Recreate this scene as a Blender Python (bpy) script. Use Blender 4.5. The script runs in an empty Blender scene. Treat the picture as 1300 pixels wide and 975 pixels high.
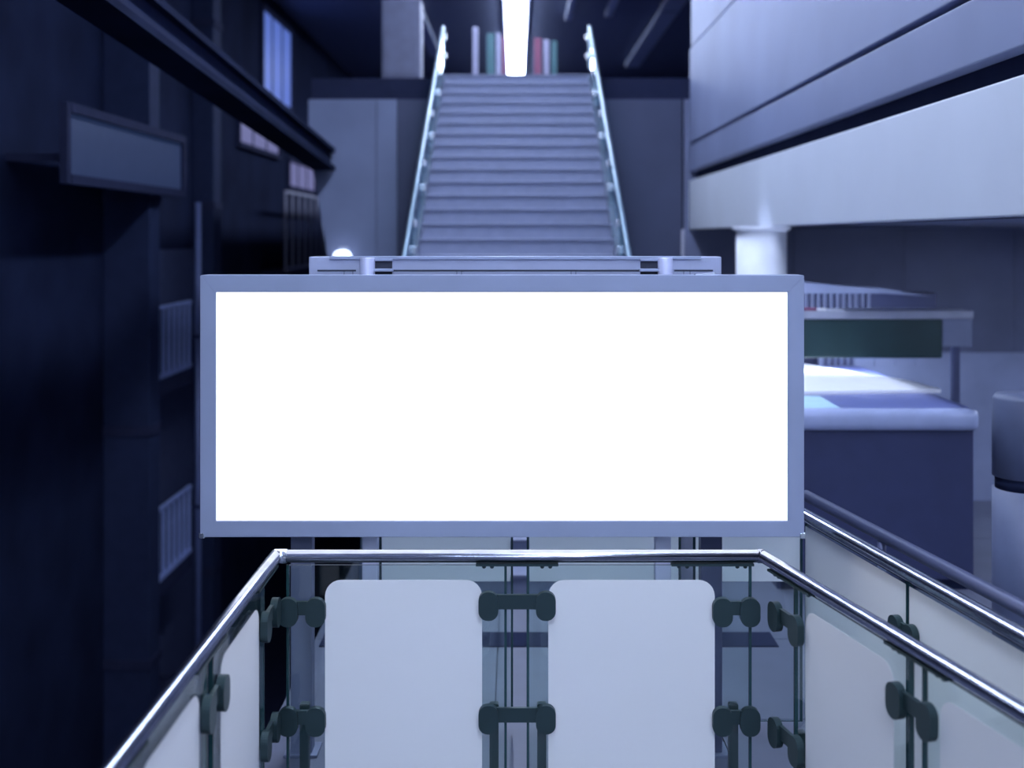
import bpy, bmesh, math, random
from mathutils import Vector
random.seed(4)
S = bpy.context.scene
C = S.collection
PI = math.pi
EYE, F, CX, HY = 2.5, 1450.0, 655.0, 300.0      # eye height (m), focal length / vanishing point in 1300x975 pixels

# ------------------------------------------------------------------ camera, world, exposure
cam_data = bpy.data.cameras.new('camera')
cam = bpy.data.objects.new('camera', cam_data); C.objects.link(cam)
cam.location = (0, 0, EYE); cam.rotation_euler = (PI/2, 0, 0)
cam_data.sensor_fit = 'HORIZONTAL'; cam_data.sensor_width = 36.0
cam_data.lens = F/1300*36.0
cam_data.shift_x = -(CX-650)/1300; cam_data.shift_y = (HY-487.5)/1300
cam_data.clip_start = 0.05; cam_data.clip_end = 200
cam_data.dof.use_dof = True
cam_data.dof.focus_distance = 5.25
cam_data.dof.aperture_fstop = cam_data.lens/1000/0.034
S.camera = cam
w = bpy.data.worlds.new('world'); S.world = w; w.use_nodes = True
bg = w.node_tree.nodes['Background']
bg.inputs[0].default_value = (0.30, 0.40, 0.85, 1); bg.inputs[1].default_value = 0.16
S.view_settings.view_transform = 'Standard'; S.view_settings.look = 'None'
S.view_settings.gamma = 1; S.view_settings.use_curve_mapping = False
S.view_settings.exposure = 0.0
LAMP = (0.65, 0.76, 1.0)

# ------------------------------------------------------------------ materials
def mat(name, col, rough=0.5, metal=0.0, emit=None, estr=0.0, var=0.08, scale=6.0, bump=0.0, spec=0.5, stretch=(1,1,1)):
    m = bpy.data.materials.new(name); m.use_nodes = True
    nt = m.node_tree; b = nt.nodes['Principled BSDF']
    tc = nt.nodes.new('ShaderNodeTexCoord'); mp = nt.nodes.new('ShaderNodeMapping')
    mp.inputs['Scale'].default_value = stretch
    n = nt.nodes.new('ShaderNodeTexNoise'); n.inputs['Scale'].default_value = scale; n.inputs['Detail'].default_value = 4
    r = nt.nodes.new('ShaderNodeValToRGB')
    lo = tuple(c*(1-var) for c in col); hi = tuple(min(1, c*(1+var)) for c in col)
    r.color_ramp.elements[0].position = .3; r.color_ramp.elements[1].position = .7
    r.color_ramp.elements[0].color = (*lo, 1); r.color_ramp.elements[1].color = (*hi, 1)
    L = nt.links.new
    L(tc.outputs['Object'], mp.inputs[0]); L(mp.outputs[0], n.inputs['Vector']); L(n.outputs[0], r.inputs[0]); L(r.outputs[0], b.inputs['Base Color'])
    b.inputs['Roughness'].default_value = rough; b.inputs['Metallic'].default_value = metal
    b.inputs['Specular IOR Level'].default_value = spec
    if emit:
        b.inputs['Emission Color'].default_value = (*emit, 1); b.inputs['Emission Strength'].default_value = estr
    if bump:
        bp = nt.nodes.new('ShaderNodeBump'); bp.inputs['Strength'].default_value = bump; bp.inputs['Distance'].default_value = .01
        L(n.outputs[0], bp.inputs['Height']); L(bp.outputs[0], b.inputs['Normal'])
    return m
def glass_mat(name, tint, refl=0.06):
    m = bpy.data.materials.new(name); m.use_nodes = True
    nt = m.node_tree; nt.nodes.clear(); L = nt.links.new
    o = nt.nodes.new('ShaderNodeOutputMaterial'); mx = nt.nodes.new('ShaderNodeMixShader')
    t = nt.nodes.new('ShaderNodeBsdfTransparent'); g = nt.nodes.new('ShaderNodeBsdfGlossy'); f = nt.nodes.new('ShaderNodeLayerWeight'); pw = nt.nodes.new('ShaderNodeMath'); ad = nt.nodes.new('ShaderNodeMath')
    t.inputs[0].default_value = (*tint, 1); g.inputs['Roughness'].default_value = 0.03; f.inputs[0].default_value = .5; pw.operation = 'POWER'; pw.inputs[1].default_value = 4; ad.operation = 'MULTIPLY_ADD'; ad.inputs[1].default_value = .5; ad.inputs[2].default_value = .03
    g.inputs[0].default_value = (.9, .95, 1, 1)
    L(f.outputs['Facing'], pw.inputs[0]); L(pw.outputs[0], ad.inputs[0]); L(ad.outputs[0], mx.inputs[0]); L(t.outputs[0], mx.inputs[1]); L(g.outputs[0], mx.inputs[2]); L(mx.outputs[0], o.inputs[0])
    return m
def film_mat(name, col, back=.28):
    m = bpy.data.materials.new(name); m.use_nodes = True
    nt = m.node_tree; nt.nodes.clear(); L = nt.links.new
    o = nt.nodes.new('ShaderNodeOutputMaterial'); mx = nt.nodes.new('ShaderNodeMixShader'); mx2 = nt.nodes.new('ShaderNodeMixShader')
    d = nt.nodes.new('ShaderNodeBsdfDiffuse'); t = nt.nodes.new('ShaderNodeBsdfTranslucent'); tr = nt.nodes.new('ShaderNodeBsdfTransparent')
    n = nt.nodes.new('ShaderNodeTexNoise'); n.inputs['Scale'].default_value = 1.2
    r = nt.nodes.new('ShaderNodeValToRGB')
    r.color_ramp.elements[0].color = (*[c*.93 for c in col], 1); r.color_ramp.elements[1].color = (*col, 1)
    tc = nt.nodes.new('ShaderNodeTexCoord'); L(tc.outputs['Object'], n.inputs['Vector']); L(n.outputs[0], r.inputs[0])
    L(r.outputs[0], d.inputs[0]); L(r.outputs[0], t.inputs[0]); tr.inputs[0].default_value = (.8, .85, .95, 1)
    mx.inputs[0].default_value = back; mx2.inputs[0].default_value = .08
    L(d.outputs[0], mx.inputs[1]); L(t.outputs[0], mx.inputs[2]); L(mx.outputs[0], mx2.inputs[1]); L(tr.outputs[0], mx2.inputs[2]); L(mx2.outputs[0], o.inputs[0])
    return m
M = {
 'screen': mat('backlit_white', (.9,.9,.9), .4, emit=(1,1,1), estr=1.5, var=0),
 'frame': mat('satin_aluminium', (.33,.375,.52), .38, .1, var=.05, scale=3),
 'housing': mat('grey_enamel', (.38,.41,.55), .4, .1, var=.05),
 'groove': mat('dark_seam', (.03,.035,.06), .7),
 'navy_steel': mat('navy_steel', (.05,.06,.13), .5, .2),
 'grey_steel': mat('grey_blue_steel', (.16,.18,.28), .5, .2),
 'lilac_post': mat('lilac_enamel', (.52,.54,.72), .4, .1),
 'chrome': mat('polished_steel', (.36,.38,.46), .22, 1.0, var=.15, scale=14, stretch=(1,1,6)),
 'stairrail': mat('dull_stair_steel', (.22,.30,.37), .35, .7),
 'fitting': mat('bright_steel', (.85,.88,.95), .25, 1.0),
 'clamp': mat('dark_green_clamp', (.025,.05,.055), .45, .4),
 'edge': mat('green_glass_edge', (.015,.05,.055), .2),
 'glass': glass_mat('clear_green_glass', (.93,.975,.965)),
 'stairglass': glass_mat('stair_glass', (.55,.74,.78)),
 'film': film_mat('frosted_film', (.95,.95,.95), .2),
 'film_back': film_mat('frosted_film_band', (.96,.96,.97), .8),
 'stair': mat('grey_stair_stone', (.22,.245,.36), .55, var=.06, scale=9, bump=.1),
 'nosing': mat('dark_nosing', (.13,.145,.225), .6),
 'stringer': mat('steel_stringer', (.10,.14,.20), .35, .5),
 'floor': mat('floor_tile', (.10,.11,.165), .5, var=.08, scale=4),
 'joint': mat('floor_joint', (.07,.08,.12), .7),
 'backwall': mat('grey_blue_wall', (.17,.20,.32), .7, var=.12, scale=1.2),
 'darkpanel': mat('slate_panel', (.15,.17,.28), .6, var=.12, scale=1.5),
 'slate_shaded': mat('shaded_slate_panel', (.055,.066,.125), .7, var=.12, scale=1.2),  # slate darkened; shade beside the stairs put into the colour
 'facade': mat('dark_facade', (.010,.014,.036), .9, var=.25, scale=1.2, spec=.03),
 'slab': mat('dark_slab', (.020,.024,.055), .8, spec=.05),
 'picket': mat('blue_picket', (.24,.30,.56), .5, .2),
 'pale_bar': mat('pale_bar', (.36,.36,.46), .5),
 'ceiling': mat('dark_ceiling', (.14,.165,.27), .8, var=.1),
 'batten': mat('pale_batten', (.50,.55,.70), .5),
 'lamp': mat('tube_lamp', (1,1,1), .4, emit=LAMP, estr=46.0, var=0),
 'gallery_fill': mat('gallery_fill_light', (1,1,1), .4, emit=LAMP, estr=36.0, var=0),
 'counter_fill': mat('counter_fill_light', (1,1,1), .4, emit=LAMP, estr=30.0, var=0),
 'wlamp': mat('wall_lamp_dome', (.9,.9,.9), .4, emit=LAMP, estr=3.0, var=0),
 'lamphouse': mat('lamp_housing', (.35,.38,.5), .5),
 'fascia': mat('white_fascia', (.66,.70,.80), .45, var=.04, scale=1),
 'fascia_up': mat('grey_fascia', (.19,.22,.36), .5, var=.10, scale=.8),
 'recess': mat('dark_recess', (.015,.02,.05), .8, spec=.05),
 'white_col': mat('white_plaster', (.78,.80,.88), .5, var=.04),
 'navy': mat('navy_laminate', (.032,.040,.105), .45, var=.08),
 'counter_edge': mat('pale_counter_edge', (.36,.41,.62), .35),
 'counter_top': mat('blue_counter_top', (.16,.19,.44), .3),
 'paper': mat('white_board', (.88,.88,.92), .6, var=.03),
 'cyan': mat('pale_cyan_sheet', (.50,.72,.82), .5, var=.05),
 'green': mat('dark_green_board', (.008,.040,.045), .5, var=.2, scale=2),
 'trim_pale': mat('pale_trim', (.36,.38,.48), .4),
 'screen_grey': mat('grey_screen', (.22,.25,.38), .6, var=.15, scale=2),
 'red': mat('red_sign', (.22,.06,.13), .5),
 'teal': mat('teal_sign', (.05,.14,.17), .5),
 'lilac': mat('lilac_sign', (.33,.33,.48), .5),
 'cab': mat('lilac_cabinet', (.12,.13,.21), .5),
 'lit_wall_blue': mat('lit_wall_tone', (.045,.055,.11), .8, spec=.05),
 'pipe': mat('blue_pipe', (.07,.09,.20), .5),
 'pedestal': mat('blue_grey_enamel', (.11,.13,.22), .5),
 'win_dim': mat('dim_window', (.03,.035,.06), .3, emit=(.012,.022,.062), estr=1.0, spec=.1),
 'win_blue': mat('blue_window', (.1,.1,.2), .3, emit=(.07,.13,.46), estr=1.0),
 'win_lilac': mat('lilac_window', (.1,.1,.15), .3, emit=(.115,.115,.25), estr=1.0),
 'downlight': mat('downlight', (1,1,1), .4, emit=LAMP, estr=14.0, var=0),
}

# ------------------------------------------------------------------ helpers
ROOT = {}
def pix(px, py, Y): return Vector(((px-CX)/F*Y, Y, EYE-(py-HY)/F*Y))
def origin(p):
    while p is not None and p.parent is not None: p = p.parent
    return Vector(p.location) if p is not None else Vector((0,0,0))
def obj(name, bm, m, parent=None, smooth=False):
    bmesh.ops.recalc_face_normals(bm, faces=bm.faces)
    if parent is not None:
        o0 = origin(parent); bmesh.ops.translate(bm, verts=bm.verts, vec=-o0)
    me = bpy.data.meshes.new(name)
    if smooth:
        for f in bm.faces: f.smooth = True
    if parent is None:      # put the origin at the base centre
        xs = [v.co for v in bm.verts]
        c = Vector(((min(v.x for v in xs)+max(v.x for v in xs))/2, (min(v.y for v in xs)+max(v.y for v in xs))/2, min(v.z for v in xs)))
        bmesh.ops.translate(bm, verts=bm.verts, vec=-c)
    bm.to_mesh(me); bm.free()
    for k in (m if isinstance(m, (list, tuple)) else [m]): me.materials.append(M[k])
    o = bpy.data.objects.new(name, me); C.objects.link(o)
    if parent is not None: o.parent = parent
    else: o.location = c
    return o
def thing(name, label, cat, loc, group=None):
    o = bpy.data.objects.new(name, None); C.objects.link(o); o.location = loc; o.empty_display_size = .1
    return tag(o, label, cat, group)
def tag(o, label, cat, group=None):
    o['label'] = label; o['category'] = cat
    if group: o['group'] = group
    return o
def struct(o, label=None):
    o['kind'] = 'structure'
    if label: o['label'] = label
    return o
def box(x0,x1,y0,y1,z0,z1, bev=0.0, bm=None):
    own = bm is None
    bm = bm or bmesh.new()
    vs = [bm.verts.new((x,y,z)) for z in (z0,z1) for y in (y0,y1) for x in (x0,x1)]
    fs = [(0,2,3,1),(4,5,7,6),(0,1,5,4),(2,6,7,3),(0,4,6,2),(1,3,7,5)]
    for f in fs: bm.faces.new([vs[i] for i in f])
    if bev and own: bmesh.ops.bevel(bm, geom=list(bm.edges), offset=bev, segments=2, affect='EDGES', profile=.6)
    return bm
def prism(pts, vec, bev=0.0, bm=None):     # polygon (3D points) extruded by a vector
    own = bm is None; bm = bm or bmesh.new(); vec = Vector(vec)
    a = [bm.verts.new(p) for p in pts]; b = [bm.verts.new(Vector(p)+vec) for p in pts]
    bm.faces.new(a); bm.faces.new(b[::-1])
    n = len(pts)
    for i in range(n): bm.faces.new((a[i], b[i], b[(i+1)%n], a[(i+1)%n]))
    if bev and own: bmesh.ops.bevel(bm, geom=list(bm.edges), offset=bev, segments=2, affect='EDGES')
    return bm
def tube(path, r, n=16, bm=None):          # mitred tube along a polyline
    bm = bm or bmesh.new(); P = [Vector(p) for p in path]; rings = []
    for i, p in enumerate(P):
        d0 = (P[i]-P[i-1]).normalized() if i else (P[1]-P[0]).normalized()
        d1 = (P[i+1]-P[i]).normalized() if i < len(P)-1 else d0
        t = (d0+d1).normalized(); k = 1/max(.3, t.dot(d0))
        up = Vector((0,0,1)) if abs(t.z) < .9 else Vector((0,1,0))
        s = t.cross(up).normalized(); u = s.cross(t).normalized()
        rings.append([bm.verts.new(p + s*(r*k*math.cos(a)) + u*(r*math.sin(a))) for a in [2*PI*j/n for j in range(n)]])
    for a, b in zip(rings, rings[1:]):
        for j in range(n): bm.faces.new((a[j], a[(j+1)%n], b[(j+1)%n], b[j]))
    bm.faces.new(rings[0]); bm.faces.new(rings[-1][::-1])
    return bm
def lathe(prof, c, n=32, bm=None):         # profile [(r,z)] about a vertical axis
    bm = bm or bmesh.new(); rings = []
    for r, z in prof: rings.append([bm.verts.new((c[0]+r*math.cos(2*PI*j/n), c[1]+r*math.sin(2*PI*j/n), z)) for j in range(n)])
    for a, b in zip(rings, rings[1:]):
        for j in range(n): bm.faces.new((a[j], a[(j+1)%n], b[(j+1)%n], b[j]))
    bm.faces.new(rings[0]); bm.faces.new(rings[-1][::-1])
    return bm
def rrect(s0, s1, z0, z1, r, seg=6):       # rounded rectangle outline in (s, z)
    pts = []
    for cx, cz, a0 in ((s1-r, z1-r, 0), (s0+r, z1-r, 90), (s0+r, z0+r, 180), (s1-r, z0+r, 270)):
        for k in range(seg+1):
            a = math.radians(a0+90*k/seg); pts.append((cx+r*math.cos(a), cz+r*math.sin(a)))
    return pts

# ------------------------------------------------------------------ the setting
# landing floor with tiles, void to its left
fl = struct(obj('floor', box(-1.25, 9, 1.2, 16.5, -.30, -.02), 'joint'))
tile_me = None
ty = 1.2; k = 0
for j in range(13):
    for i in range(9):
        x0 = -1.25+i*1.14; y0 = 1.2+j*1.178
        b = box(x0+.004, min(x0+1.136, 9), y0+.004, y0+1.174, -.02, 0)
        obj('tile', b, 'floor', fl)
obj('drain_strip', box(-1.2, 1.6, 6.95, 7.2, 0, .006), 'recess', fl)
struct(obj('floor_lower', box(-5.3, -1.25, -3, 38, -6.3, -6.0), 'slab'))
struct(obj('floor_upper', box(-2.95, 9, 16.5, 38, 4.48, 4.785), 'slab'))
struct(obj('ceiling', box(-5.6, 9.3, -14, 38.3, 7.7, 7.9), 'ceiling'))
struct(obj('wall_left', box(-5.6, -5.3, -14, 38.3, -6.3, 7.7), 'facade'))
struct(obj('wall_right', box(9, 9.3, -14, 38.3, -.3, 7.7), 'darkpanel'))
struct(obj('wall_rear', box(-5.3, 9, -14.3, -14, -6.3, 7.7), 'fascia'))  # unseen pale wall added to bounce light forward
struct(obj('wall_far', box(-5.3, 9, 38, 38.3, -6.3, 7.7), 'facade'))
# wall under the upper floor, either side of the stairs: core + cladding panels
wb = struct(obj('wall_back', box(-2.2, 9, 16.56, 16.7, -.3, 4.48), 'recess'))
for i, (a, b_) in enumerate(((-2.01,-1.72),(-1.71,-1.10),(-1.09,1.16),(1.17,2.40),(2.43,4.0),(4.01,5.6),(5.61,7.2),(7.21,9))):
    obj('wall_panel', box(a, b_, 16.5, 16.56, 0, 4.48), 'slate_shaded' if -1.8 < a < 2 else 'darkpanel' if a > 2 else 'backwall', wb)

obj('wall_panel', prism([(-3.0,16.5,4.48),(-3.0,16.5,3.85),(-2.72,16.5,2.2),(-2.72,16.5,0),(-2.02,16.5,0),(-2.02,16.5,4.48)], (0,.06,0)), 'backwall', wb)  # sloping left edge is a shade line cut into the panel shape
# right-hand gallery: soffit slab and clad edge running away from the viewer
GX = 2.5
gal = struct(obj('wall_gallery', box(GX+.12, GX+.3, 3.0, 16.5, 2.6, 7.0), 'recess'))
obj('fascia_panel', box(GX, GX+.12, 3.0, 16.5, 2.60, 3.30, .01), 'fascia', gal)
obj('fascia_panel', box(GX, GX+.12, 3.0, 16.5, 3.44, 3.80, .01), 'fascia_up', gal)
obj('fascia_panel', box(GX+.01, GX+.12, 3.0, 16.5, 3.85, 5.2, .01), 'fascia_up', gal)
obj('fascia_panel', box(GX+.03, GX+.12, 3.0, 16.5, 5.24, 7.0, .01), 'fascia_up', gal)
struct(obj('ceiling_gallery', box(GX+.3, 9, 3.0, 16.5, 2.62, 2.8), 'ceiling'))

# ------------------------------------------------------------------ billboard
Y = 5.30
def bx_(px, Y_): return (px-CX)/F*Y_
def bz_(py, Y_): return EYE-(py-HY)/F*Y_
bb = thing('billboard', 'wide lightbox billboard with blank glowing white face and silver frame', 'billboard', (bx_(640,5.4), 5.4, 0))
x0, x1, z0, z1 = bx_(254,Y), bx_(1021,Y), bz_(682,Y), bz_(349.5,Y)
u0, u1, v0, v1 = bx_(274,Y), bx_(1000,Y), bz_(661.5,Y), bz_(371,Y)
for pts in (((x0,z1),(x1,z1),(u1,v1),(u0,v1)), ((x0,z0),(x1,z0),(u1,v0),(u0,v0)), ((x0,z0),(x0,z1),(u0,v1),(u0,v0)), ((x1,z0),(x1,z1),(u1,v1),(u1,v0))):
    obj('frame_bar', prism([(a, Y, b_) for a, b_ in pts], (0,.12,0), .003), 'frame', bb)
for cx_, cz_ in ((x0,z0),(x1,z0)):
    obj('corner_cap', box(cx_-.006, cx_+.02 if cx_ < 0 else cx_+.006, Y-.006, Y+.05, cz_-.006, cz_+.02, .003), 'fitting', bb) if cx_ < 0 else obj('corner_cap', box(cx_-.02, cx_+.006, Y-.006, Y+.05, cz_-.006, cz_+.02, .003), 'fitting', bb)
obj('light_panel', box(u0, u1, Y+.012, Y+.03, v0, v1), 'screen', bb)
obj('back_box', box(x0+.01, x1-.01, Y+.03, Y+.115, z0+.01, z1-.01), 'housing', bb)
# rear housing that shows above the frame
hY = 5.46
hx0, hx1, hz1 = bx_(392,hY), bx_(916,hY), bz_(326,hY)
rh = obj('rear_housing', box(hx0, hx1, hY, hY+.12, z0+.12, hz1, .006), 'housing', bb)
obj('top_lip', box(hx0+.10, hx1-.10, hY-.014, hY+.02, hz1-.012, hz1+.003, .002), 'frame', rh)
sz = bz_(343.5, hY)
for a, b_ in ((403,452),(498,812),(856,905)):
    obj('seam', box(bx_(a,hY), bx_(b_,hY), hY-.003, hY+.002, sz-.004, sz+.004), 'groove', rh)
for px in (437,448,580,586,725,731,868,876):
    obj('joint_line', box(bx_(px,hY)-.0012, bx_(px,hY)+.0012, hY-.002, hY+.002, sz-.10, sz-.004), 'groove', rh)
for c, s in ((467, 1), (844, -1)):          # hinge barrel with a two-slot bracket beside it
    obj('hinge_barrel', lathe([(.034, sz-.14), (.036, sz-.13), (.036, hz1-.008), (.033, hz1-.004)], (bx_(c,hY), hY-.012), 24), 'lilac_post', rh, True)
    e0 = bx_(c+s*8, hY); e1 = bx_(c+s*31, hY); a, b_ = min(e0,e1), max(e0,e1)
    obj('hinge_slot', box(a, b_, hY-.006, hY+.004, sz+.010, sz+.048, .002), 'groove', rh)
    obj('hinge_slot', box(a, b_, hY-.006, hY+.004, sz-.09, sz-.004, .002), 'groove', rh)
    obj('hinge_plate', box(a-.006, b_+.006, hY-.030, hY+.004, sz-.004, sz+.010, .003), 'frame', rh)
    obj('hinge_plate', box(a-.004, b_+.004, hY-.024, hY+.004, sz+.046, sz+.056, .002), 'frame', rh)
obj('latch', prism([pix(882,349.5,5.33), pix(884,347.5,5.33), pix(893,347,5.33), pix(908,345.5,5.33), pix(908,349.5,5.33)], (0,.04,0)), 'fitting', bb)
for a, b_, mm in ((459.5,479.5,'lilac_post'),(832,852,'lilac_post')):
    lg = obj('leg', box(bx_(a,5.42), bx_(b_,5.42), 5.42, 5.48, 0.012, z0+.2, .006), mm, bb)
    obj('foot_plate', box(bx_(a,5.42)-.05, bx_(b_,5.42)+.05, 5.38, 5.53, 0, .014, .003), 'grey_steel', lg)
for a, b_, mm in ((369,396,'grey_steel'),(890,917,'navy_steel')):
    lg = obj('leg', box(bx_(a,5.5), bx_(b_,5.5), 5.50, 5.58, 0.012, z0+.2, .004), mm, bb)
    obj('foot_plate', box(bx_(a,5.5)-.03, bx_(b_,5.5)+.03, 5.47, 5.62, 0, .014, .003), 'grey_steel', lg)

# ------------------------------------------------------------------ glass balustrades
def seg_frame(a, b):
    a = Vector((*a, 0)); b = Vector((*b, 0)); u = (b-a).normalized(); n = Vector((u.y, -u.x, 0))
    return a, u, n, (b-a).length
def panel(root, a, u, n, s0, s1, z0, z1, film=None, fr=.07, side=1, fm='film'):
    pts = [a+u*s+Vector((0,0,z))-n*.006 for s, z in ((s0,z0),(s1,z0),(s1,z1),(s0,z1))]
    bm = prism(pts, n*.012)
    bm.faces.ensure_lookup_table()
    g = obj('glass_panel', bm, ['glass','edge'], root)
    for p in g.data.polygons:
        p.material_index = 0 if abs(p.normal.dot(n)) > .9 else 1
    for q in (s0+.004, s1-.004):
        obj('edge_seal', prism([a+u*(q+e)+n*.0075+Vector((0,0,z)) for e, z in ((-.0055,z0),(.0055,z0),(.0055,z1),(-.0055,z1))], n*-.015), 'edge', g)
    if film:
        for f0, f1, y0, y1 in film:
            pp = [a+u*s+Vector((0,0,z))+n*(side*.0065) for s, z in rrect(f0, f1, y0, y1, fr)]
            obj('frosted_film', prism(pp, n*(side*.0015)), fm, g)
    return g
def clamp(root, a, u, n, s, z, half=.165, hgt=.05, name='clamp'):
    # plate with two rounded clamp heads that grip neighbouring panes
    c = obj(name, prism([a+u*p+Vector((0,0,q))+n*.011 for p, q in rrect(s-half, s+half, z-hgt*.42, z+hgt*.42, hgt*.2)], n*.016, .002), 'clamp', root)
    for e in (-1, 1):
        pc = a+u*(s+e*(half-.04))+Vector((0,0,z-.015))
        bm = bmesh.new()
        prism([pc+u*p+Vector((0,0,q))+n*.012 for p, q in rrect(-.043, .043, -.062, .062, .04)], n*.03, bm=bm)
        h = obj('clamp_head', bm, 'clamp', c)
    return c
RZ = 1.10; RR = .0275
def rail_fix(root, a, u, n, s):
    pl = obj('saddle_plate', prism([a+u*p+n*q+Vector((0,0,RZ-RR-.012)) for p, q in ((s-.18,-.02),(s+.18,-.02),(s+.18,.02),(s-.18,.02))], (0,0,.010)), 'clamp', root)
    for e in (-.145, -.11, .11, .145):
        c = a+u*(s+e)
        obj('bolt', lathe([(.005, RZ-RR-.026), (.009, RZ-RR-.022), (.009, RZ-RR-.012)], (c.x, c.y), 10), 'clamp', pl)
def stub(root, a, u, n, s, h=.44):
    c = a+u*s-n*.045
    st = obj('stub_post', prism([c+u*p+n*q for p, q in ((-.02,-.02),(.02,-.02),(.02,.02),(-.02,.02))], (0,0,h), .003), 'clamp', root)
    obj('base_plate', prism([c+u*p+n*q for p, q in ((-.045,-.03),(.045,-.03),(.045,.03),(-.045,.03))], (0,0,.012)), 'grey_steel', st)

A, B = (-1.068, 2.0), (-1.052, 5.0)
Cc = (1.079, 5.0); dR = Vector((.413, -1.645)).normalized(); D = (Cc[0]+dR.x*3.1, Cc[1]+dR.y*3.1)
fb = thing('glass_balustrade', 'glass balustrade with polished steel rail and frosted panels in front of billboard', 'balustrade', (0, 5.0, 0))
obj('top_rail', tube([(*A,RZ), (*B,RZ), (*Cc,RZ), (*D,RZ)], RR, 20), 'chrome', fb, True)
for q, dv in ((B, (.07,0)), (Cc, (-.03,0))):
    obj('corner_sleeve', tube([(q[0]-.005 if dv[0] > 0 else q[0]+.005, q[1], RZ), (q[0]+dv[0]*.7, q[1], RZ)], RR+.003, 20), 'fitting' if dv[0] > 0 else 'chrome', fb, True)
TOPZ, BOTZ = 1.062, .06
FT, FB_ = .998, .10
# far run
a, u, n, L_ = seg_frame(B, Cc)          # u = +X, n = -Y (towards the camera)
sx = lambda px: (px-CX)/F*5.0 - B[0]
panel(fb, a, u, n, .05, sx(643), BOTZ, TOPZ, [(sx(413), sx(612), FB_, FT)])
panel(fb, a, u, n, sx(669), L_-.05, BOTZ, TOPZ, [(sx(696), sx(907), FB_, FT)])
sc_ = sx(656.5)
rail_fix(fb, a, u, n, sc_)
clamp(fb, a, u, n, sc_, bz_(762,5), .165, .075)
clamp(fb, a, u, n, sc_, bz_(905,5), .165, .075)
for s in (sx(627), sx(688)): stub(fb, a, u, n, s)
for s in (.12, L_-.12):
    clamp(fb, a, u, n, s, bz_(770,5), .10, .07); clamp(fb, a, u, n, s, bz_(908,5), .10, .07); stub(fb, a, u, n, s)
rail_fix(fb, a, u, n, L_-.22)
# left run: s measured from the far corner towards the viewer
a, u, n, L_ = seg_frame(B, A); n = -n   # n towards +X, into the landing
def side_run(root, a, u, n, L_, first, pitch, gap, filmgap):
    s = first
    while s < L_-.2:
        e = min(s+pitch-gap, L_-.02)
        panel(root, a, u, n, s, e, BOTZ, TOPZ, [(s+filmgap, e-filmgap, FB_, FT)])
        m_ = s-gap/2
        clamp(root, a, u, n, m_, .74+.17, .13, .07); clamp(root, a, u, n, m_, .42, .13, .07); stub(root, a, u, n, m_); rail_fix(root, a, u, n, m_)
        s += pitch
side_run(fb, a, u, n, L_, .25, .86, .07, .10)
a, u, n, L_ = seg_frame(Cc, D)
if n.x > 0: n = -n
side_run(fb, a, u, n, L_, .30, .90, .07, .10)

E, Fp = (bx_(481,5.75), 5.75), (1.45, 5.75); dG = Vector((.32, -1.74)).normalized(); G = (Fp[0]+dG.x*3.6, Fp[1]+dG.y*3.6)
rb = thing('glass_balustrade', 'second glass balustrade with frosted upper band behind the billboard legs', 'balustrade', (.4, 5.75, 0))
obj('top_rail', tube([(*E,RZ), (*Fp,RZ), (*G,RZ)], RR+.004, 20), 'chrome', rb, True)
a, u, n, L_ = seg_frame(E, Fp)
sx = lambda px: (px-CX)/F*5.75 - E[0]
for p0, p1 in ((482,651),(669,864),(880,1018)):
    panel(rb, a, u, n, sx(p0), sx(p1), BOTZ, TOPZ, [(sx(p0)+.012, sx(p1)-.012, .765, 1.05)], fr=.004, fm='film_back')
clamp(rb, a, u, n, sx(872), .70, .165, .06)
for p_ in (490, 872): stub(rb, a, u, n, sx(p_), .5)
a, u, n, L_ = seg_frame(Fp, G)
if n.x > 0: n = -n
s = .03
while s < L_-.1:
    e = min(s+.98, L_-.02)
    panel(rb, a, u, n, s, e, BOTZ, TOPZ, [(s+.004, e-.004, .10, 1.05)], fr=.004)
    clamp(rb, a, u, n, e+.01, .86, .10, .07); stub(rb, a, u, n, e+.01, .5)
    s += 1.0
# dark handrail running alongside, beyond the second balustrade
off = Vector((.16, .05, 0))
oh = thing('handrail', 'dark steel handrail running beside the second balustrade on the right', 'handrail', (1.7, 5.2, 0))
obj('rail', tube([Vector((*Fp,RZ+.005))+off+Vector((-.05,.35,0)), Vector((*G,RZ+.005))+off], .030, 16), 'navy_steel', oh, True)
for s in (.5, 1.7, 2.9):
    q = Vector((*Fp,0))+Vector((*dG,0))*s+off
    obj('post', lathe([(.05,0),(.05,.01),(.02,.012),(.02,RZ-.02)], (q.x,q.y), 14), 'navy_steel', oh, True)

# ------------------------------------------------------------------ staircase
RI, GO, NS, SY = .165, .294, 29, 7.9
st = thing('staircase', 'wide straight grey staircase rising behind the billboard', 'staircase', (0, SY, 0))
SX0, SX1 = -1.02, 1.03
me_step = None
for i in range(NS):
    y0 = SY+i*GO; zt = (i+1)*RI
    bm = box(SX0, SX1, y0, y0+GO+.02, zt-RI, zt-.03)
    o = obj('step', bm, 'stair', st)
    obj('tread', box(SX0, SX1, y0-.025, y0+GO+.01, zt-.03, zt, .004), 'stair', o)
    obj('nosing_strip', box(SX0+.02, SX1-.02, y0-.028, y0+.02, zt-.024, zt-.008), 'nosing', o)
for x in (SX0-.06, SX1):
    pts = [(x, SY-.05, 0), (x, SY+NS*GO, NS*RI-.35), (x, SY+NS*GO, NS*RI+.05), (x, SY-.05, .24)]
    obj('stringer', prism(pts, (.06,0,0)), 'stringer', st)
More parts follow.
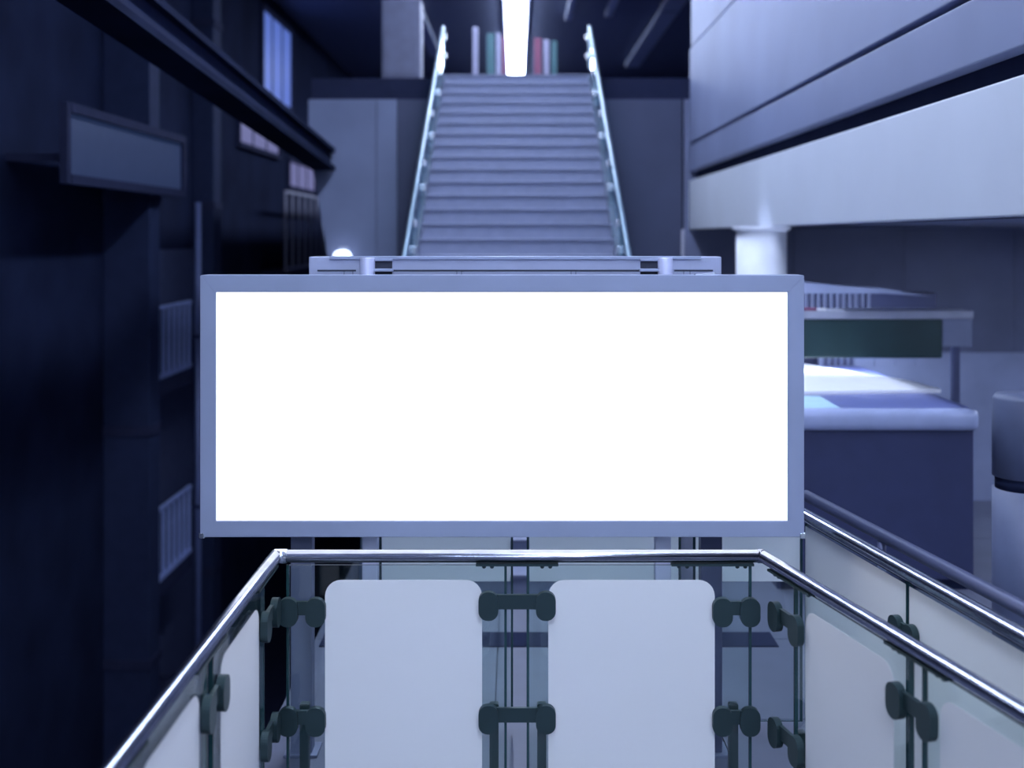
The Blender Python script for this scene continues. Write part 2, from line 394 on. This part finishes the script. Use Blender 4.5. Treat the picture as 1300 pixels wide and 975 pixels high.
for x, sgn, lab in ((SX0-.03, 1, 'tinted glass balustrade along the left edge of the staircase'), (SX1+.03, -1, 'tinted glass balustrade along the right edge of the staircase')):
    sb = thing('stair_balustrade', lab, 'balustrade', (x, SY, .2))
    line = lambda y, h: (x, y, (y-SY)*RI/GO + RI + h)
    yE = SY+NS*GO
    hr = obj('handrail', tube([line(SY-.2,.56), line(yE,.56)], .026, 14), 'stairrail', sb, True)
    npan = 7; stp = (NS*GO)/npan
    for k in range(npan):
        ya, yb = SY+k*stp+.05, SY+(k+1)*stp-.05
        obj('glass_panel', prism([line(ya,.10), line(yb,.10), line(yb,.50), line(ya,.50)], (.012,0,0)), 'stairglass', sb)
    for k in range(npan+1):
        yy = SY+k*stp; zb = (yy-SY)*RI/GO+.12
        p = obj('post', box(x-.022, x+.022, yy-.022, yy+.022, zb, zb+.60, .004), 'stairrail', sb)
        obj('glass_clip', box(x-.03+sgn*.02, x+.03+sgn*.02, yy-.07, yy+.07, zb+.42, zb+.50, .006), 'fitting', p)
        obj('glass_clip', box(x-.03+sgn*.02, x+.03+sgn*.02, yy-.07, yy+.07, zb+.15, zb+.23, .006), 'fitting', p)

# ------------------------------------------------------------------ ceiling lamps, added fill lights and battens
def strip_lamp(x, y0, y1, wd, label, z=7.7, m='lamp'):
    t = thing('ceiling_light', label, 'light', (x, (y0+y1)/2, z))
    obj('housing', box(x-wd*.62, x+wd*.62, y0-.05, y1+.05, z-.07, z, .01), 'lamphouse', t)
    obj('tube_cover', box(x-wd/2, x+wd/2, y0, y1, z-.11, z-.06, .012), m, t)
strip_lamp(0, 23.5, 36.5, .46, 'bright white ceiling strip light at the head of the stairs')
strip_lamp(0, 14, 22, .40, 'long ceiling strip light above the upper stairs')
strip_lamp(0, 6.2, 13, .50, 'long ceiling strip light above the lower stairs')
strip_lamp(0, .5, 5.5, .40, 'long ceiling strip light above the front balustrade')
for x, nm in ((-1.8, 'left'), (1.2, 'middle'), (4.2, 'right')):  # unseen lamp rows added to light surfaces facing the camera
    strip_lamp(x, -6, -1, .40, 'added fill strip light behind the viewpoint in the %s row of the hall ceiling' % nm)
    strip_lamp(x, -13, -8, .40, 'rearmost added fill light in the %s row of the hall ceiling' % nm)
strip_lamp(7.2, 9.0, 14.0, .22, 'added fill light under the gallery slab deep behind the counter', 2.62, 'gallery_fill')  # unseen lights added here and below to lift the dark gallery interior
strip_lamp(5.6, 3.6, 8.6, .22, 'added fill light under the gallery slab right of the counter', 2.62, 'gallery_fill')
for x, y1, wd, lab in ((1.22, 26.6, .16, 'short pale batten on the ceiling nearest the strip light'), (2.12, 26.2, .16, 'short pale ceiling batten between strip light and wide duct'),
                       (3.45, 34, .42, 'wide pale duct along the ceiling to the right of the stairs'), (-2.25, 32, .30, 'pale duct along the ceiling to the left of the stairs')):
    d = thing('ceiling_duct', lab, 'duct', (x, 20, 7.7))
    obj('duct_body', box(x-wd/2, x+wd/2, 16, y1, 7.52, 7.66, .02), 'batten', d)
    for yy in (18, 22, 25.5): obj('hanger', box(x-wd/2-.01, x+wd/2+.01, yy-.03, yy+.03, 7.50, 7.70), 'lamphouse', d)

# ------------------------------------------------------------------ things on the upper floor
UZ = 4.785
def banner(px0, px1, ytop, Yd, m, lab):
    p0, p1 = pix(px0, ytop, Yd), pix(px1, ytop, Yd)
    t = thing('banner_stand', lab, 'banner', ((p0.x+p1.x)/2, Yd, UZ), None)
    obj('banner_board', box(p0.x, p1.x, Yd, Yd+.03, UZ+.05, p0.z, .004), m, t)
    obj('foot', box(p0.x-.03, p1.x+.03, Yd-.10, Yd+.13, UZ, UZ+.05, .008), 'grey_steel', t)
banner(600, 607, 34, 19.0, 'lilac', 'slim pale banner furthest left at the stair head')
banner(618, 628, 42, 19.3, 'teal', 'narrow teal banner left of the bright strip light')
banner(630, 636, 42, 19.6, 'lilac', 'narrow white banner between the teal and red ones')
banner(637, 642, 46, 20.3, 'red', 'thin red banner just left of the strip light')
banner(678, 687, 48, 19.3, 'red', 'dark red banner right of the bright strip light')
banner(690, 697, 50, 19.6, 'lilac', 'narrow pale banner right of the dark red one')
banner(700, 707, 52, 20.2, 'teal', 'narrow teal banner furthest right at the stair head')
kb = thing('ticket_cabinet', 'pale upright cabinet on upper floor left of the stairs', 'cabinet', (-1.62, 17.3, UZ))
obj('cabinet_body', box(-2.0, -1.42, 17.0, 17.5, UZ+.06, UZ+1.25, .02), 'cab', kb)
obj('plinth', box(-1.97, -1.45, 17.03, 17.47, UZ, UZ+.06), 'navy_steel', kb)
obj('door_panel', box(-1.95, -1.47, 16.985, 17.0, UZ+.12, UZ+.75, .004), 'cab', kb)

# ------------------------------------------------------------------ left side of the atrium
LX = -5.3
def facade_window(xa, xb, ya, yb, m, lab, LX=LX):
    # a window lying in the left wall; pixel corners give its depth range and heights there
    Ya, Yb = F*LX/(xa-CX), F*LX/(xb-CX)
    z0, z1 = EYE-(yb-HY)/F*(Ya+Yb)/2, EYE-(ya-HY)/F*(Ya+Yb)/2
    t = thing('lit_window', lab, 'window', (LX, (Ya+Yb)/2, z0))
    pn = obj('pane', box(LX, LX+.03, Ya, Yb, z0, z1), m, t)
    for q in (Ya, Yb): obj('jamb', box(LX, LX+.08, q-.05, q+.05, z0-.05, z1+.05), 'slab', t)
    for q in (z0, z1): obj('sill', box(LX, LX+.09, Ya+.05, Yb-.05, q-.05, q+.05), 'slab', t)
    if LX > -5.2:
        for q in (Ya+.3, Yb-.3): obj('bracket', box(-5.3, LX, q-.04, q+.04, z0+.2, z0+.28), 'slab', t)
    for f in ((.33, .66) if LX < -5.2 else ()): obj('mullion', box(LX+.03, LX+.05, Ya+(Yb-Ya)*f-.02, Ya+(Yb-Ya)*f+.02, z0+.05, z1-.05), 'slab', t)
facade_window(78, 228, 160, 238, 'win_dim', 'large dim blue light panel on the dark left wall', LX=-4.62)
facade_window(330, 368, 25, 132, 'win_blue', 'tall bright blue window high in the left wall')
facade_window(300, 352, 145, 192, 'win_lilac', 'pale lilac window below the blue window')
facade_window(364, 398, 208, 242, 'win_lilac', 'small lilac window above the vertical bar railing')

def balcony(ya, yb, zr, hgt, npk, lab, m='picket', dep=.55):
    t = thing('balcony', lab, 'balcony', (LX+dep/2, (ya+yb)/2, zr-.3))
    obj('balcony_slab', box(LX, LX+dep, ya, yb, zr-.28, zr-.06, .01), 'slab', t)
    obj('top_rail', box(LX+dep-.05, LX+dep, ya, yb, zr+hgt-.05, zr+hgt), m, t)
    obj('bottom_rail', box(LX+dep-.05, LX+dep, ya, yb, zr-.06, zr), m, t)
    src = None
    for k in range(npk):
        yy = ya+.05+(yb-ya-.1)*k/(npk-1)
        if src is None:
            src = obj('picket', box(LX+dep-.045, LX+dep-.01, yy-.028, yy+.028, zr, zr+hgt-.05), m, t); y_first = yy
        else:
            c = src.copy(); C.objects.link(c); c.parent = t; c.location.y = yy-y_first
    obj('infill_sheet', box(LX+dep-.062, LX+dep-.056, ya+.02, yb-.02, zr, zr+hgt-.05), 'tint', t)
    return t
M['tint'] = mat('dark_blue_infill', (.02,.027,.065), .7)
sc2 = (abs(LX)-.55)/abs(LX)      # railing face stands in front of the wall
yA, yB = 14.95, 16.75
balcony(yA, yB, EYE-1.98*sc2-.08, .92, 8, 'upper blue picket balcony beside the billboard edge')
balcony(yA, yB, EYE-5.0*sc2-.08, .92, 8, 'lower blue picket balcony beside the billboard edge')
wp_ = struct(obj('wall_lit_patch', box(LX, LX+.05, 15.6, 19.6, -6.0, 2.3), 'lit_wall_blue'))  # lighter panel; light on the wall between balconies put into its colour
bs = balcony(26.4*sc2, 33*sc2, EYE-.72*sc2, 1.6, 9, 'tall pale barred balcony left of the rear housing', 'pale_bar')
for o in list(bs.children):
    if o.name.startswith('infill_sheet'): bpy.data.objects.remove(o)
# pier and pipes on the left wall
def pier(px0, px1, m, lab, cat, dep, name):
    Xf = LX+dep; Ya, Yb = F*Xf/(px0-CX), F*Xf/(px1-CX)
    t = thing(name, lab, cat, (LX+dep/2, (Ya+Yb)/2, -6.0))
    obj('shaft', box(LX, Xf, Ya, Yb, -6.0, 7.6, .02), m, t)
    for z in (-3.0, 0, 3.0, 6.0): obj('band', box(LX, Xf+.02, Ya-.02, Yb+.02, z-.06, z+.06), 'slab', t)
M['pierm'] = mat('blue_pier', (.018,.025,.060), .7, spec=.05)
pier(190, 203, 'pierm', 'dark blue wall pier left of the picket balconies', 'pier', .60, 'wall_pier')
pier(271, 281, 'pierm', 'slim blue wall pier rising behind the billboard corner', 'pier', .35, 'wall_pier')
pp = thing('drain_pipe', 'thin pale blue pipe running up the left wall', 'pipe', (LX+.62, F*(LX+.62)/(252-CX), -6))
yy = F*(LX+.62)/(251.5-CX)
obj('pipe', lathe([(.045,-6),(.045,3.0)], (LX+.62, yy), 14), 'pipe', pp, True)
for z in (-4, -1.5, 1.0): obj('bracket', box(LX+.06, LX+.66, yy-.05, yy+.05, z, z+.05), 'slab', pp)
# dark overhead beam above the void
fs = thing('overhead_beam', 'long dark overhead beam running towards the wall left of the stairs', 'beam', (-2.75, 13.0, 2.0))
sl = -.06
zc = lambda y: EYE+1.30+sl*(y-13.2)
obj('beam_web', prism([(-2.85, y, zc(y)+d) for y, d in ((1.0,-.13),(16.48,-.13),(16.48,.13),(1.0,.13))], (.18,0,0)), 'recess', fs)
for d in (-.13, .13):
    obj('beam_flange', prism([(-2.92, y, zc(y)+d+e) for y, e in ((1.0,-.03),(16.45,-.03),(16.45,.03),(1.0,.03))], (.32,0,0)), 'facade', fs)
wl = thing('wall_lamp', 'small bright white lamp above left end of rear housing', 'lamp', (-2.3, 16.4, 2.2))
q = pix(435, 322, 16.4)
obj('lamp_dome', lathe([(.13, q.z-.06), (.13, q.z-.02), (.10, q.z+.03), (.04, q.z+.05)], (q.x, q.y-.03), 20), 'wlamp', wl, True)
obj('back_plate', box(q.x-.07, q.x+.07, 16.47, 16.5, q.z-.12, q.z+.10, .005), 'lamphouse', wl)

# ------------------------------------------------------------------ right side: column, kiosk, pedestal
wc = thing('column', 'round white column under the pale gallery edge', 'column', (bx_(966.5,11.5), 11.5, 0))
cx_ = bx_(966.5, 11.5)
obj('shaft', lathe([(.25,.10),(.25,2.56)], (cx_,11.5), 40), 'white_col', wc, True)
obj('base_ring', lathe([(.29,0),(.29,.09),(.26,.11)], (cx_,11.5), 40), 'grey_steel', wc)
obj('cap_ring', lathe([(.25,2.55),(.29,2.57),(.29,2.60)], (cx_,11.5), 40), 'white_col', wc)
cd = thing('conduit', 'thin pale conduit on the slate wall left of white column', 'conduit', (bx_(867,16.4), 16.45, 0))
obj('pipe', lathe([(.022,0),(.022,2.6)], (bx_(867,16.45), 16.46), 10), 'pale_bar', cd, True)
for z in (.5, 1.3, 2.1): obj('clip', box(bx_(867,16.45)-.04, bx_(867,16.45)+.04, 16.47, 16.5, z, z+.04), 'grey_steel', cd)

KY = 8.0
kx0, kx1 = bx_(985,KY), bx_(1245,KY)
kz1, kz0 = bz_(520.5,KY), bz_(548,KY)
ks = thing('service_counter', 'navy service counter with pale rounded edge right of billboard', 'counter', ((kx0+kx1)/2, 8.4, 0))
obj('front_panel', box(kx0+.03, kx1-.03, KY+.05, KY+.10, .08, kz0, .005), 'navy', ks)
obj('kick_plate', box(kx0+.06, kx1-.06, KY+.09, KY+.12, 0, .08), 'recess', ks)
obj('side_panel', box(kx0+.03, kx0+.07, KY+.10, 10.75, 0, kz0), 'navy', ks)
obj('side_panel', box(kx1-.07, kx1-.03, KY+.10, 10.75, 0, kz0), 'navy', ks)
obj('counter_edge', box(kx0, kx1, KY, KY+.14, kz0, kz1, .05), 'counter_edge', ks, True)
obj('counter_top', box(kx0+.02, kx1-.02, KY+.12, 10.75, kz1-.05, kz1-.005), 'counter_top', ks)
kt = kz1-.005
def onz(px, py, z): Yd = (EYE-z)*F/(py-HY); return Vector(((px-CX)/F*Yd, Yd, z))
wd_ = obj('white_board', prism([onz(1004,502,kt), onz(1195,499,kt), onz(1150,487,kt), onz(1010,464,kt)], (0,0,.03), .004), 'paper')
tag(wd_, 'white wedge-shaped board lying on the service counter', 'board')
cs = obj('cyan_sheet', prism([onz(1000,519,kt), onz(1066,518.5,kt), onz(1040,503.5,kt), onz(1000,503.5,kt)], (0,0,.006)), 'cyan')
tag(cs, 'pale cyan sheet at the near left end of the counter', 'sheet')
# back screen of the counter with slats
sY = 10.80
sz0, sz1 = 0, bz_(452, sY)
obj('back_screen', box(bx_(1040,sY), bx_(1330,sY), sY, sY+.05, 0, sz1+.03), 'screen_grey', ks)
for k in range(5):
    px = 1046+k*8
    obj('slat', box(bx_(px,sY), bx_(px+4,sY), sY-.03, sY, kt, sz1), 'navy', ks)
for k in range(4):
    px = 1084+k*26
    obj('slat', box(bx_(px,sY), bx_(px+22,sY), sY-.02, sY, kt, sz1), 'screen_grey', ks)
# dark green fascia board above the counter, on posts
gY = 10.0
gs = thing('fascia_board', 'long dark green board with pale top trim above the counter', 'board', (bx_(1100,gY), gY, 0))
gz0, gz1 = bz_(455,gY), bz_(405,gY)
obj('board', box(bx_(985,gY), bx_(1197,gY), gY, gY+.08, gz0, gz1, .02), 'green', gs)
obj('top_trim', box(bx_(985,gY), bx_(1235,gY), gY-.03, gY+.30, gz1, bz_(394,gY), .02), 'trim_pale', gs)
obj('end_panel', box(bx_(1197,gY), bx_(1235,gY), gY+.01, gY+.07, gz0+.10, gz1, .01), 'screen_grey', gs)
obj('fill_strip', box(bx_(1000,gY), bx_(1190,gY), gY+.10, gY+.18, gz0+.02, gz0+.06), 'counter_fill', gs)  # hidden glowing strip added to brighten the white board and back screen
for px in (1000, 1225): obj('post', box(bx_(px,gY)-.03, bx_(px,gY)+.03, gY+.19, gY+.25, 0 if px > 1100 else kt, gz1), 'navy_steel', gs)
tag(obj('red_label', box(bx_(1018,gY), bx_(1036,gY), gY-.02, gY+.02, bz_(394,gY), bz_(390.5,gY)), 'red'), 'small red box lying on the pale trim beside billboard', 'box')
tag(obj('white_label', box(bx_(1038,gY), bx_(1048,gY), gY-.02, gY+.02, bz_(394,gY), bz_(391.5,gY)), 'paper'), 'small white box lying on the pale trim', 'box')
# louvred ventilation unit behind the trim
vY = 10.95
vs = thing('louvre_unit', 'dark louvred unit with pale curved hood above green board', 'vent unit', (bx_(1090,vY), vY+.2, 0))
obj('unit_body', box(bx_(990,vY), bx_(1190,vY), vY+.03, vY+.4, 0, bz_(372,vY)), 'navy', vs)
for k in range(11):
    px = 1021+k*8
    obj('louvre_slat', box(bx_(px,vY), bx_(px+4,vY), vY, vY+.03, bz_(397,vY), bz_(373,vY)), 'grey_steel', vs)
pts = [pix(985,372,vY), pix(1120,372,vY), pix(1180,376,vY), pix(1120,366,vY), pix(1060,362,vY), pix(1010,357,vY), pix(985,356,vY)]
obj('hood', prism([p-Vector((0,.08,0)) for p in pts], (0,.45,0)), 'screen_grey', vs)
# pedestal and wall panel at the right edge
pX, pY = bx_(1300,6.5), 6.5
ps = thing('round_pedestal', 'pale round pedestal with dark ring right of the counter', 'pedestal', (pX, pY, 0))
ptop = bz_(500,pY); rz = bz_(612,pY)
obj('shaft', lathe([(.17,.02),(.17,rz-.035)], (pX,pY), 36), 'pedestal', ps, True)
obj('ring', lathe([(.155,rz-.035),(.155,rz+.035)], (pX,pY), 36), 'recess', ps, True)
obj('drum', lathe([(.17,rz+.035),(.17,ptop-.03),(.15,ptop)], (pX,pY), 36), 'pedestal', ps, True)
obj('base', lathe([(.20,0),(.20,.02)], (pX,pY), 36), 'grey_steel', ps)
